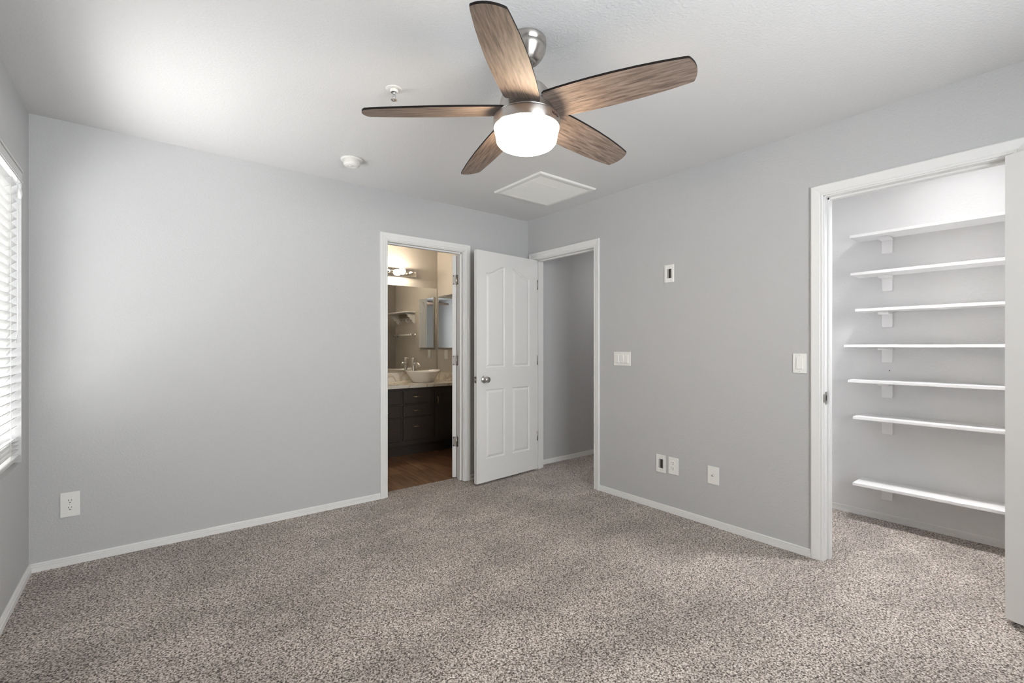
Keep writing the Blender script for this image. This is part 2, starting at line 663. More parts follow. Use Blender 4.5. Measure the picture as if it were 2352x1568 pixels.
# strike plates
m = MB()
m.box((0.004, CD1 - 0.0015, 0.885), (0.036, CD1 + 0.0005, 0.955), 0.0008, 1)
m.box((-0.006, CD1 - 0.0015, 0.897), (0.004, CD1 + 0.0045, 0.943), 0.0008, 1)
m.box((0.014, CD1 - 0.0020, 0.905), (0.028, CD1 - 0.0014, 0.935), mi=1)
tag(m.build('strike_plate', [M_steel, M_dark], fr_closet), 'steel strike plate')
m = MB()
m.box((0.006, ED0 - 0.0005, 0.905), (0.038, ED0 + 0.0018, 0.965), 0.0008, 1)
m.box((-0.004, ED0 - 0.004, 0.915), (0.006, ED0 + 0.0018, 0.955), 0.0008, 1)
tag(m.build('strike_plate', [M_steel], fr_entry), 'steel strike plate')


# ------------------------------------------------------------------ doors
def poly_offset_panel(x0, x1, z0, top, d, n=15):
    """closed loop of a panel inset by d; top(s) gives the height of the upper edge for s in 0..1"""
    pts = [(x0 + d, z0 + d), (x1 - d, z0 + d)]
    for k in range(n):
        s = 1 - k / (n - 1)
        x = x0 + d + (x1 - x0 - 2 * d) * s
        s0 = (x - x0) / (x1 - x0)
        pts.append((x, top(s0) - d))
    return pts


def door_slab(width, z0, z1, panels, thick=0.035):
    """local: x from hinge edge (0) to free edge, y from 0 to thick, moulded panels on both faces"""
    m = MB()
    bm = m.bm
    loops0 = [poly_offset_panel(*p, 0.0) for p in panels]
    outer = [(0, z0), (width, z0), (width, z1), (0, z1)]
    for side in (0, 1):
        y = thick if side else 0.0
        sg = -1 if side else 1
        polys = [[Vector((x, z, 0)) for x, z in outer]] + [[Vector((x, z, 0)) for x, z in l] for l in loops0]
        flat = [p for pl in polys for p in pl]
        vs = [bm.verts.new((p.x, y, p.y)) for p in flat]
        for t in tessellate_polygon(polys):
            try:
                bm.faces.new([vs[i] for i in t])
            except ValueError:
                pass
        base = len(outer)
        for p, l in zip(panels, loops0):
            ring = vs[base:base + len(l)]
            base += len(l)
            for d, dep in ((0.005, 0.0070), (0.010, 0.0098), (0.015, 0.0090), (0.030, 0.0018), (0.034, 0.0010)):
                nl = poly_offset_panel(*p, d)
                nr = [bm.verts.new((x, y + sg * dep, z)) for x, z in nl]
                for k in range(len(l)):
                    k2 = (k + 1) % len(l)
                    bm.faces.new((ring[k], ring[k2], nr[k2], nr[k]))
                ring = nr
            cpl = [[Vector((v.co.x, v.co.z, 0)) for v in ring]]
            for t in tessellate_polygon(cpl):
                try:
                    bm.faces.new([ring[i] for i in t])
                except ValueError:
                    pass
    for (a, b) in (((0, z0), (width, z0)), ((width, z0), (width, z1)), ((width, z1), (0, z1)), ((0, z1), (0, z0))):
        m.face([(a[0], 0, a[1]), (b[0], 0, b[1]), (b[0], thick, b[1]), (a[0], thick, a[1])])
    bmesh.ops.remove_doubles(bm, verts=bm.verts[:], dist=1e-5)
    return m


def smooth01(t):
    t = max(0.0, min(1.0, t))
    return t * t * (3 - 2 * t)


def panels_for(w):
    st, mu = 0.103 * w / 0.75, 0.095
    c = w / 2
    lo = 1.848
    hi = 1.918

    def arch_in(s):       # hinge-side panel: rises towards the centre mullion (s=1)
        return lo + (hi - lo) * smooth01((s - 0.10) / 0.85)

    def arch_out(s):
        return lo + (hi - lo) * smooth01((0.90 - s) / 0.85)
    return [(st, c - mu / 2, 1.020, arch_in), (c + mu / 2, w - st, 1.020, arch_out),
            (st, c - mu / 2, 0.228, lambda s: 0.832), (c + mu / 2, w - st, 0.228, lambda s: 0.832)]


def hinge(parent, z, place):
    """two leaves and a knuckle; place(a) -> MB writer coordinates in the parent's frame"""
    m = MB()
    place(m, z)
    return tag(m.build('hinge', [M_steel, M_dark], parent), 'grey steel hinge')


def knob_set(parent, x, z, thick, w):
    for sgn, y in ((-1, 0.0), (1, thick)):
        m = MB()
        prof = [(0.0, 0.0), (0.031, 0.0), (0.032, 0.003), (0.028, 0.008), (0.015, 0.011), (0.0115, 0.016), (0.0115, 0.028), (0.017, 0.034), (0.0255, 0.042),
                (0.0275, 0.050), (0.0255, 0.058), (0.019, 0.0625), (0.0, 0.064)]
        mt = Matrix.Translation((x, y, z)) @ Matrix.Rotation(PI / 2 * (1 if sgn < 0 else -1), 4, 'X')
        m.lathe(prof, 32, mtx=mt)
        tag(m.build('knob', M_steel, parent), 'brushed steel door knob')
    m = MB()
    m.box((w - 0.0005, thick / 2 - 0.0125, z - 0.0285), (w + 0.0015, thick / 2 + 0.0125, z + 0.0285), 0.0007, 1)
    m.box((w + 0.0005, thick / 2 - 0.007, z - 0.009), (w + 0.009, thick / 2 + 0.007, z + 0.009), 0.002, 1)
    m.box((w + 0.0010, thick / 2 - 0.004, z + 0.016), (w + 0.0019, thick / 2 + 0.004, z + 0.023), mi=1)
    m.box((w + 0.0010, thick / 2 - 0.004, z - 0.023), (w + 0.0019, thick / 2 + 0.004, z - 0.016), mi=1)
    tag(m.build('latch', [M_steel, M_dark], parent), 'steel latch plate on the door edge')


# entry door: opens 84 degrees into the room, lying in front of the back wall.
# local x -> along the slab, local y from the face seen by the camera (0) to the face against the wall (thick)
EW = 0.752
th = R(84.3)
pin = Vector((-0.005, -0.100, 0))
d_ang = R(270) - th
n_ang = -th
org = pin + 0.035 * Vector((math.cos(n_ang), math.sin(n_ang), 0))
ed = door_slab(EW, 0.030, 2.036, panels_for(EW)).build('door_2', M_door)
ed.matrix_world = Matrix(((math.cos(d_ang), -math.cos(n_ang), 0, org.x), (math.sin(d_ang), -math.sin(n_ang), 0, org.y), (0, 0, 1, 0), (0, 0, 0, 1)))
struct(ed, 'white four panel entry door standing open in front of the back wall', 'door')
knob_set(ed, 0.672, 0.922, 0.035, EW)
for z in (1.80, 1.075, 0.345):
    def pl(m, z):
        m.tube([(-0.004, -0.001, z - 0.045), (-0.004, -0.001, z + 0.045)], 0.0052, 10)
        m.box((-0.0015, 0.0, z - 0.044), (0.0, 0.031, z + 0.044), 0.0006, 1)
    hinge(ed, z, pl)

# bathroom door: hinged at the right jamb, swung far back into the bathroom
BW = 0.70
thb = R(128)
pinb = Vector((BD1 - 0.002, T + 0.004, 0))
db = R(180) - thb
nb = R(90) - thb + R(180)            # from the bathroom face towards the bedroom face
bd = door_slab(BW, 0.020, 2.034, panels_for(BW)).build('door_1', M_door)
bd.matrix_world = Matrix(((math.cos(db), math.cos(nb), 0, pinb.x), (math.sin(db), math.sin(nb), 0, pinb.y), (0, 0, 1, 0), (0, 0, 0, 1)))
struct(bd, 'white bathroom door swung back into the bathroom, only its hinged edge showing', 'door')
knob_set(bd, BW - 0.065, 0.92, 0.035, BW)
for z in (1.81, 1.08, 0.345):
    m = MB()
    m.tube([(-0.006, -0.004, z - 0.045), (-0.006, -0.004, z + 0.045)], 0.0058, 10)
    m.box((-0.0022, -0.001, z - 0.0445), (0.0, 0.031, z + 0.0445), 0.0006, 1)
    for dz in (-0.036, 0.036):
        m.box((-0.0032, 0.020, z + dz - 0.004), (-0.0021, 0.028, z + dz + 0.004), mi=1)
    tag(m.build('hinge', [M_steel, M_dark], bd), 'grey steel hinge on the door edge')
    m = MB()
    m.box((BD1 - 0.002, 0.078, z - 0.0445), (BD1 + 0.0004, T + 0.001, z + 0.0445), 0.0006, 1)
    for dz in (-0.036, 0.036):
        m.box((BD1 - 0.003, 0.084, z + dz - 0.004), (BD1 - 0.0019, 0.092, z + dz + 0.004), mi=1)
    tag(m.build('hinge_leaf', [M_steel, M_dark], fr_bath), 'steel hinge leaf on the jamb')

# closet door: hinged at the right jamb of the closet, folded back against the right wall
KW = 0.70
thc = R(159)
pinc = Vector((-0.006, CD0 + 0.002, 0))
dc = R(90) + thc
nc = thc                             # direction of the closet face
kd = door_slab(KW, 0.030, 2.036, panels_for(KW)).build('door_3', M_door)
oc = pinc
kd.matrix_world = Matrix(((math.cos(dc), math.cos(nc), 0, oc.x), (math.sin(dc), math.sin(nc), 0, oc.y), (0, 0, 1, 0), (0, 0, 0, 1)))
struct(kd, 'white closet door folded back at the right edge of the view', 'door')
knob_set(kd, KW - 0.065, 0.92, 0.035, KW)
for z in (1.81, 1.08, 0.345):
    m = MB()
    m.tube([(-0.004, -0.003, z - 0.045), (-0.004, -0.003, z + 0.045)], 0.005, 10)
    m.box((-0.0018, -0.001, z - 0.0445), (0.0, 0.031, z + 0.0445), 0.0006, 1)
    tag(m.build('hinge', [M_steel], kd), 'grey steel hinge')

# little spring stop on the baseboard behind the entry door
t = empty('door_stop', (-0.672, -0.013, 0.045))
m = MB()
pts = []
for k in range(90):
    a = k * 0.55
    pts.append((0.0055 * math.cos(a), -0.006 - 0.0005 * k, 0.0055 * math.sin(a)))
m.tube(pts, 0.0011, 6)
m.lathe([(0, 0), (0.010, 0), (0.010, 0.004), (0.006, 0.008), (0, 0.008)], 16, mtx=Matrix.Rotation(PI / 2, 4, 'X'))
m.build('spring', M_steel, t)
m = MB()
m.lathe([(0, 0.049), (0.0085, 0.049), (0.0095, 0.053), (0.0085, 0.064), (0, 0.066)], 16, mtx=Matrix.Rotation(PI / 2, 4, 'X'))
m.build('bumper', M_plate, t)
tag(t, 'small spring door stop with white tip on baseboard behind the entry door', 'door stop')

# ------------------------------------------------------------------ window and blinds (left wall)
m = MB()
XF = XL - 0.11
for (y0, y1, z0, z1) in ((WY0, WY0 + 0.045, WZ0, WZ1), (WY1 - 0.045, WY1, WZ0, WZ1), (WY0, WY1, WZ0, WZ0 + 0.05), (WY0, WY1, WZ1 - 0.05, WZ1)):
    m.box((XF - 0.03, y0, z0), (XF + 0.035, y1, z1), 0.004, 1)
ymid = (WY0 + WY1) / 2
m.box((XF - 0.015, ymid - 0.025, WZ0 + 0.05), (XF + 0.02, ymid + 0.025, WZ1 - 0.05), 0.004, 1)
win = struct(m.build('window_1', M_vinyl), 'white vinyl slider window behind the blinds on the left wall', 'window')
m = MB()
m.box((XF - 0.004, WY0 + 0.045, WZ0 + 0.05), (XF, ymid - 0.025, WZ1 - 0.05))
m.build('window_pane', M_glass, win)
m = MB()
m.box((XF - 0.004, ymid + 0.025, WZ0 + 0.05), (XF, WY1 - 0.045, WZ1 - 0.05))
m.build('window_pane', M_glass, win)

m = MB()
YF = YR - 0.09  # unseen rear window, added so fill light can enter
xm = (RX0 + RX1) / 2
for (x0, x1, z0, z1) in ((RX0, RX0 + 0.045, RZ0, RZ1), (RX1 - 0.045, RX1, RZ0, RZ1), (RX0, RX1, RZ0, RZ0 + 0.05), (RX0, RX1, RZ1 - 0.05, RZ1), (xm - 0.025, xm + 0.025, RZ0, RZ1)):
    m.box((x0, YF - 0.02, z0), (x1, YF + 0.03, z1), 0.004, 1)
win2 = struct(m.build('fill_window', M_vinyl), 'added white vinyl window behind the viewer, letting in fill light', 'window')
for (x0, x1) in ((RX0 + 0.045, xm - 0.025), (xm + 0.025, RX1 - 0.045)):
    m = MB()
    m.box((x0, YF - 0.004, RZ0 + 0.05), (x1, YF, RZ1 - 0.05))
    m.build('window_pane', M_glass, win2)

bl = empty('window_blind', (XL - 0.02, (WY0 + WY1) / 2, WZ1))
bx, by, bz = bl.location
by0, by1 = WY0 + 0.012 - by, WY1 - 0.012 - by


def slat_profile(zc, tilt, wd=0.050, th_=0.0028):
    pts = []
    n = 6
    for k in range(n + 1):
        s = -0.5 + k / n
        crown = 0.0022 * (1 - 4 * s * s)
        pts.append((s * wd, crown + th_ / 2))
    for k in range(n, -1, -1):
        s = -0.5 + k / n
        crown = 0.0022 * (1 - 4 * s * s)
        pts.append((s * wd, crown - th_ / 2))
    ca, sa = math.cos(tilt), math.sin(tilt)
    return [(x * ca - z * sa, zc + x * sa + z * ca) for x, z in pts]


m = MB()
m.box((0.006, by0 - 0.006, -0.070), (0.024, by1 + 0.008, -0.004), 0.003, 2)
m.box((0.024, by0 - 0.006, -0.016), (0.029, by1 + 0.008, -0.006), 0.002, 2)
m.box((0.024, by0 - 0.006, -0.066), (0.028, by1 + 0.008, -0.058), 0.002, 2)
m.box((-0.050, by0, -0.045), (0.006, by1, -0.004), 0.002, 1)
m.build('valance', M_slat, bl)
SP = 0.0425
zs = []
z = -0.095
while z > (WZ0 - bz) + 0.135:
    zs.append(z)
    z -= SP
m = MB()
for z in zs:
    pr = slat_profile(z, R(46))
    m.strip([0, 1], pr, lambda i: (Vector((-0.012, (by0, by1)[i], 0)), Vector((1, 0, 0)), Vector((0, 0, 1))), True)
zb = zs[-1] - 0.050
for k in range(4):
    pr = slat_profile(zb - 0.017 * k, R(30 - 9 * k))
    m.strip([0, 1], pr, lambda i: (Vector((-0.012, (by0, by1)[i], 0)), Vector((1, 0, 0)), Vector((0, 0, 1))), True)
m.build('slats', M_slat, bl)
m = MB()
zr = zb - 0.084
m.box((-0.040, by0, zr - 0.008), (0.016, by1, zr + 0.010), 0.004, 2)
m.build('bottom_rail', M_slat, bl)
for yy in (by1 - 0.17, 0.0, by0 + 0.17):
    m = MB()
    m.tube([(0.013, yy, -0.05), (0.013, yy, zr)], 0.0012, 6)
    m.tube([(-0.037, yy, -0.05), (-0.037, yy, zr)], 0.0012, 6)
    for z in zs:
        m.tube([(0.009, yy, z + 0.012), (-0.033, yy, z - 0.016)], 0.0008, 5)
    m.build('ladder_cord', M_cord, bl)
m = MB()
m.tube([(0.024, by1 - 0.10, -0.07), (0.026, by1 - 0.103, -0.45), (0.025, by1 - 0.11, -0.80), (0.024, by1 - 0.13, -0.86)], 0.0013, 6)
m.build('pull_cord', M_cord, bl)
m = MB()
m.lathe([(0, 0.0), (0.006, 0.002), (0.009, 0.02), (0.006, 0.045), (0, 0.047)], 14, mtx=Matrix.Translation((0.024, by1 - 0.045, -0.155)))
m.tube([(0.024, by1 - 0.045, -0.07), (0.024, by1 - 0.045, -0.11)], 0.001, 6)
m.build('cord_tassel', M_slat, bl)
tag(bl, 'white two inch slatted blind hanging in the window on the left wall', 'blind')

# ------------------------------------------------------------------ ceiling fan
HX, HY = -1.766, -2.077
fan = empty('ceiling_fan', (HX, HY, H))
tag(fan, 'brushed nickel ceiling fan with five brown wood blades and lit white bowl', 'ceiling fan')


def fz(z):
    return z - H


m = MB()
m.lathe([(0, 0.0), (0.0775, 0.0), (0.079, -0.004), (0.079, -0.024), (0.0745, -0.0265), (0.0745, -0.0295), (0.0785, -0.031), (0.076, -0.045), (0.066, -0.066), (0.053, -0.082), (0.044, -0.089), (0.040, -0.090), (0.022, -0.090), (0.022, -0.070), (0, -0.070)], 56)
m.build('canopy', M_nickel, fan)
m = MB()
m.tube([(0, 0, -0.060), (0, 0, fz(2.255))], 0.0105, 20)
m.lathe([(0, -0.076), (0.016, -0.078), (0.0195, -0.088), (0.014, -0.097), (0, -0.098)], 24)
m.lathe([(0.0, fz(2.292)), (0.020, fz(2.292)), (0.022, fz(2.285)), (0.022, fz(2.262)), (0.0, fz(2.26))], 24)
m.build('downrod', M_nickel, fan)
m = MB()
m.lathe([(0, fz(2.268)), (0.030, fz(2.267)), (0.055, fz(2.258)), (0.078, fz(2.243)), (0.098, fz(2.218)), (0.107, fz(2.190)), (0.110, fz(2.165)), (0.114, fz(2.146)), (0.126, fz(2.131)), (0.129, fz(2.1275)), (0.0, fz(2.1275))], 72)
housing = m.build('motor_housing', M_nickel, fan)
m = MB()
m.lathe([(0.0, fz(2.127)), (0.128, fz(2.127)), (0.1325, fz(2.124)), (0.1345, fz(2.118)), (0.1345, fz(2.088)), (0.1335, fz(2.0845)), (0.131, fz(2.084)), (0.1285, fz(2.086)), (0.0, fz(2.088))], 72)
band = m.build('light_kit', M_nickel, fan)
m = MB()
m.lathe([(0.1270, fz(2.088)), (0.1285, fz(2.080)), (0.1280, fz(2.071)), (0.1250, fz(2.064)), (0.1240, fz(2.056)), (0.1225, fz(2.046)), (0.120, fz(2.031)), (0.111, fz(2.020)), (0.096, fz(2.0125)), (0.070, fz(2.008)), (0.035, fz(2.0065)), (0, fz(2.006))], 72)
tag(m.build('glass_bowl', M_bowl, fan), 'glowing white glass bowl')

# script on the band
cu = bpy.data.curves.new('script', 'FONT')
cu.body = 'Hunter'
cu.size = 0.0175
cu.shear = 0.35
cu.extrude = 0.0
cu.offset = 0.0005
cu.resolution_u = 4
to = bpy.data.objects.new('script_source', cu)
COL.objects.link(to)
dg = bpy.context.evaluated_depsgraph_get()
tm = bpy.data.meshes.new_from_object(to.evaluated_get(dg))
bpy.data.objects.remove(to)
lw = max(v.co.x for v in tm.vertices)
bmt = bmesh.new()
bmt.from_mesh(tm)
bmesh.ops.subdivide_edges(bmt, edges=[e for e in bmt.edges if e.calc_length() > 0.004], cuts=1)
az0 = math.atan2(-0.785, -0.619) + R(55)
for v in bmt.verts:
    a = az0 + (v.co.x - lw / 2) / 0.1347
    v.co = Vector((0.1348 * math.cos(a), 0.1348 * math.sin(a), fz(2.1005) + v.co.y))
bmt.to_mesh(tm)
bmt.free()
tm.materials.clear()
tm.materials.append(M_ink)
lo = bpy.data.objects.new('logo', tm)
COL.objects.link(lo)
lo.parent = fan
tag(lo, 'small black script lettering')


def blade_mesh():
    PIT, DROOP, R0 = R(-13.6), -0.0494, 0.110
    hw = [(0.098, 0.066), (0.110, 0.0720), (0.16, 0.0752), (0.22, 0.0772), (0.30, 0.0780), (0.38, 0.0765), (0.46, 0.0725), (0.53, 0.0668), (0.58, 0.0610), (0.61, 0.0570), (0.624, 0.0545)]
    tip = [(0.6275, 0.0525), (0.6300, 0.049), (0.6360, 0.038), (0.6405, 0.026), (0.6432, 0.013), (0.644, 0.0)]
    pos = hw + tip
    pts = [(r, w) for r, w in pos] + [(r, -w) for r, w in reversed(pos[:-1])]
    TH = 0.0080
    m = MB()
    bm = m.bm

    def P(r, s, dz):
        zz = 0.1575 - 0.16 + 2.157 - 2.157 + DROOP * (r - R0) + s * math.sin(PIT)
        return (r, s * math.cos(PIT), zz + dz)
    # cross strips so the faces stay flat and well shaped
    cols = 5
    for top in (0, 1):
        dz = TH / 2 if top else -TH / 2
        rows = []
        for r, w in pos:
            if w < 1e-6:
                rows.append([bm.verts.new(P(r, 0, dz))])
            else:
                rows.append([bm.verts.new(P(r, w * (-1 + 2 * k / (cols - 1)), dz)) for k in range(cols)])
        for i in range(len(rows) - 1):
            A, B = rows[i], rows[i + 1]
            for k in range(cols - 1):
                if len(B) == 1:
                    f = bm.faces.new((A[k], A[k + 1], B[0]))
                else:
                    f = bm.faces.new((A[k], A[k + 1], B[k + 1], B[k]))
                f.material_index = 1 if top else 0
    n = len(pts)
    for k in range(n):
        a, b = pts[k], pts[(k + 1) % n]
        m.face([P(*a, -TH / 2), P(*b, -TH / 2), P(*b, TH / 2), P(*a, TH / 2)], mi=1)
    bmesh.ops.remove_doubles(bm, verts=bm.verts[:], dist=1e-5)
    return m


A0 = R(148.28)
tilt = Euler((-0.0187, -0.0138, 0)).to_matrix().to_4x4()
bp0 = blade_mesh().build('blade', [M_blade, M_blackedge], fan)
# bracket that carries the blade into the housing
ir = MB()
ir.box((0.085, -0.036, 0.0036), (0.150, 0.036, 0.0076), 0.001, 1, mtx=Matrix.Rotation(R(-13.6), 4, 'X'))
for sx in (0.125, 0.142):
    for sy in (-0.022, 0.022):
        ir.lathe([(0, 0.011), (0.003, 0.0105), (0.0045, 0.0076), (0, 0.0076)], 10, mtx=Matrix.Rotation(R(-13.6), 4, 'X') @ Matrix.Translation((sx, sy, 0)))
iron0 = ir.build('blade_bracket', M_nickel, bp0)
for k in range(5):
    o = bp0 if k == 0 else bp0.copy()
    if k:
        COL.objects.link(o)
        o.parent = fan
        c = iron0.copy()
        COL.objects.link(c)
        c.parent = o
    extra = R(1.7) if k == 4 else 0.0
    o.matrix_local = Matrix.Translation((0, 0, fz(2.157))) @ tilt @ Matrix.Rotation(A0 + k * 2 * PI / 5 + extra, 4, 'Z')

# ------------------------------------------------------------------ ceiling fittings
t = empty('smoke_detector', (-1.903, -0.452, H))
m = MB()
m.lathe([(0, 0), (0.068, 0), (0.070, -0.003), (0.068, -0.011), (0.058, -0.015), (0, -0.015)], 48)
m.build('base', M_detect, t)
m = MB()
m.lathe([(0.052, -0.014), (0.052, -0.020), (0.0535, -0.023), (0.0530, -0.036), (0.048, -0.045), (0.036, -0.050), (0.014, -0.052), (0.012, -0.0505), (0.004, -0.050), (0, -0.050)], 48)
m.build('cover', M_detect, t)
m = MB()
m.lathe([(0, -0.0495), (0.009, -0.0495), (0.0095, -0.0525), (0.007, -0.0540), (0, -0.0542)], 20, mtx=Matrix.Translation((-0.012, -0.012, 0)))
m.build('test_button', M_detect, t)
tag(t, 'round white smoke detector on the ceiling near the back wall', 'smoke detector')

t = empty('sprinkler', (-2.036, -1.412, H))
m = MB()
m.lathe([(0.018, -0.001), (0.019, -0.004), (0.034, -0.0035), (0.0395, -0.002), (0.040, 0.0), (0.018, 0.0)], 40)
m.lathe([(0.0195, -0.002), (0.0205, -0.004), (0.0185, -0.0155), (0.0165, -0.017), (0.0155, -0.0155), (0.0165, -0.006), (0.010, -0.003), (0, -0.003)], 40)
m.build('escutcheon', M_plate, t)
m = MB()
m.lathe([(0, -0.002), (0.0075, -0.002), (0.0075, -0.022), (0.0055, -0.024), (0, -0.024)], 20)
m.lathe([(0, -0.024), (0.003, -0.024), (0.0035, -0.038), (0.0025, -0.046), (0, -0.046)], 14)
for s in (-1, 1):
    m.tube([(s * 0.006, 0, -0.020), (s * 0.0085, 0, -0.032), (s * 0.007, 0, -0.043), (s * 0.001, 0, -0.050)], 0.0018, 8)
m.build('frame_arms', M_chrome, t)
m = MB()
for k in range(12):
    a = k * PI / 6
    m.box((0.004, -0.0028, -0.0525), (0.0155, 0.0028, -0.0510), mtx=Matrix.Rotation(a, 4, 'Z'))
m.lathe([(0, -0.050), (0.006, -0.0505), (0.0065, -0.0527), (0, -0.054)], 16)
m.build('deflector', M_chrome, t)
tag(t, 'chrome fire sprinkler head in white ceiling ring beside the fan', 'sprinkler')

# return air grille
VX0, VX1, VY0, VY1 = -0.790, -0.212, -1.068, -0.515
t = empty('ceiling_vent', ((VX0 + VX1) / 2, (VY0 + VY1) / 2, H))
hx, hy = (VX1 - VX0) / 2, (VY1 - VY0) / 2
m = MB()
FR = [(0.0, 0.0), (0.0, 0.006), (0.004, 0.013), (0.010, 0.0145), (0.034, 0.0145), (0.040, 0.011), (0.044, 0.011), (0.048, 0.006), (0.048, 0.0)]
cor = [(-hx, -hy), (hx, -hy), (hx, hy), (-hx, hy), (-hx, -hy)]
inw = [(1, 1), (-1, 1), (-1, -1), (1, -1), (1, 1)]
m.strip(cor, FR, lambda i: (Vector((*cor[i], 0)), Vector((*inw[i], 0)), Vector((0, 0, -1))), False)
m.build('frame', M_plate, t)
m = MB()
x = -hx + 0.052
while x < hx - 0.050:
    m.box((-0.0005, -hy + 0.046, -0.0065), (0.0005, hy - 0.046, 0.0065), mtx=Matrix.Translation((x, 0, -0.0085)) @ Matrix.Rotation(R(-36), 4, 'Y'))
    x += 0.0105
m.build('louvres', M_plate, t)
for k in (-0.5, 0.0, 0.5):
    m = MB()
    m.box((-hx + 0.046, k * (hy - 0.046) - 0.0025, -0.0125), (hx - 0.046, k * (hy - 0.046) + 0.0025, -0.0020), 0.0005, 1)
    m.build('divider_bar', M_plate, t)
m = MB()
m.box((-hx + 0.04, -hy + 0.04, -0.0012), (hx - 0.04, hy - 0.04, -0.0002))
tag(m.build('duct_backing', M_hole, t), 'dark duct behind the louvres')
tag(t, 'square white louvred return air vent in the ceiling near the corner', 'vent')


# ------------------------------------------------------------------ wall plates
# built facing -y (plate in the xz plane, front at y<0), then turned for the right wall
def plate_box(m, w, h, d=0.006):
    m.box((-w / 2, -d, -h / 2), (w / 2, 0, h / 2), 0.0028, 2)


def screw(parent, z, x=0.0, y=-0.0062):
    m = MB()
    mt = Matrix.Translation((x, y, z)) @ Matrix.Rotation(PI / 2, 4, 'X')
    m.lathe([(0, 0), (0.0032, 0), (0.0030, 0.0008), (0, 0.0012)], 12, mtx=mt)
    m.box((x - 0.0025, y - 0.0014, z - 0.0003), (x + 0.0025, y - 0.0010, z + 0.0003), mi=1)
    return m.build('screw', [M_plate, M_dark], parent)


def outlet(loc, rz, w, h, label, group=None):
    t = empty('wall_outlet', loc, (0, 0, rz))
    m = MB()
    plate_box(m, w, h)
    m.build('cover_plate', M_plate, t)
    for s in (-1, 1):
        m = MB()
        zc = s * 0.0195
        poly = []
        for k in range(28):
            a = 2 * PI * k / 28
            px, pz = 0.0172 * math.cos(a), 0.0172 * math.sin(a)
            poly.append((px, max(-0.0135, min(0.0135, pz))))
        mt = Matrix.Translation((0, 0, zc)) @ Matrix.Rotation(PI / 2, 4, 'X')
        m.prism(poly, 0.0055, 0.0082, mtx=mt)
        m.box((-0.0078, -0.0085, zc + 0.0005), (-0.0054, -0.0081, zc + 0.0088), mi=1)
        m.box((0.0054, -0.0085, zc + 0.0010), (0.0076, -0.0081, zc + 0.0082), mi=1)
        m.lathe([(0, 0.0081), (0.0026, 0.0081), (0.0026, 0.0085), (0, 0.0085)], 12, mi=1, mtx=Matrix.Translation((0, 0, zc - 0.0072)) @ Matrix.Rotation(PI / 2, 4, 'X'))
        m.build('receptacle', [M_plate, M_dark], t)
    screw(t, 0.0)
    return tag(t, label, 'outlet', group)


outlet((-3.295, 0, 0.342), 0, 0.080, 0.134, 'white double outlet low on the back wall near the window corner')
RW = -PI / 2          # plates on the right wall face -x
outlet((0, -1.612, 0.352), RW, 0.080, 0.120, 'white double outlet low on right wall beside recessed cable plate')


def recess_plate(loc, label):
    t = empty('cable_plate', loc, (0, 0, RW))
    w, h, ow, oh, d = 0.078, 0.128, 0.037, 0.066, 0.007
    m = MB()
    m.box((-w / 2, -d, -h / 2), (-ow / 2, 0, h / 2), 0.002, 1)
    m.box((ow / 2, -d, -h / 2), (w / 2, 0, h / 2), 0.002, 1)
    m.box((-ow / 2 - 0.002, -d, oh / 2), (ow / 2 + 0.002, 0, h / 2), 0.002, 1)
    m.box((-ow / 2 - 0.002, -d, -h / 2), (ow / 2 + 0.002, 0, -oh / 2), 0.002, 1)
    m.build('cover_plate', M_plate, t)
    m = MB()
    # hooded scoop set in the opening
    m.face([(-ow / 2, -0.0015, -oh / 2), (ow / 2, -0.0015, -oh / 2), (ow / 2, -0.0015, oh / 2), (-ow / 2, -0.0015, oh / 2)], mi=1)
    m.face([(-ow / 2, -0.0050, -oh / 2), (-ow / 2 + 0.013, -0.0018, -oh / 2), (-ow / 2 + 0.013, -0.0018, oh / 2), (-ow / 2, -0.0050, oh / 2)], mi=0)
    m.face([(ow / 2 - 0.012, -0.0017, -oh / 2), (ow / 2, -0.0030, -oh / 2), (ow / 2, -0.0030, oh / 2), (ow / 2 - 0.012, -0.0017, oh / 2)], mi=2)
    tag(m.build('opening', [M_recess, M_dark, M_hole], t, fix=False), 'dark cable opening')
    screw(t, 0.048)
    screw(t, -0.048)
    return tag(t, label, 'cable plate')


recess_plate((0, -1.579, 1.733), 'white recessed cable plate high on the right wall')
recess_plate((0, -1.510, 0.350), 'white recessed cable plate low on the right wall, left of outlet')

t = empty('coax_plate', (0, -1.910, 0.350), (0, 0, RW))
m = MB()
plate_box(m, 0.080, 0.118)
m.build('cover_plate', M_plate, t)
m = MB()
mt = Matrix.Rotation(PI / 2, 4, 'X')
m.lathe([(0, 0.006), (0.0062, 0.006), (0.0062, 0.009), (0.0046, 0.009), (0.0046, 0.018), (0.0030, 0.018), (0.0030, 0.010), (0, 0.010)], 12, mtx=mt)
m.build('jack', M_steel, t)
tag(t, 'white plate with single cable jack low on the right wall', 'cable jack')


def rocker(parent, x, flip=1):
    m = MB()
    m.box((x - 0.0175, -0.0068, -0.0340), (x + 0.0175, -0.0054, 0.0340), 0.0006, 1)
    t2 = R(3.2) * flip
    m.box((-0.0160, -0.0035, -0.0320), (0.0160, 0.0030, 0.0320), 0.001, 1, mtx=Matrix.Translation((x, -0.0078, 0)) @ Matrix.Rotation(t2, 4, 'X'))
    return m.build('rocker', M_plate, parent)


t = empty('light_switch', (0, -1.157, 1.110), (0, 0, RW))
m = MB()
plate_box(m, 0.165, 0.110)
m.build('cover_plate', M_plate, t)
for k, fl in ((-1, -1), (0, 1), (1, -1)):
    rocker(t, k * 0.046, fl)
tag(t, 'white triple rocker light switch right of the entry doorway', 'light switch')

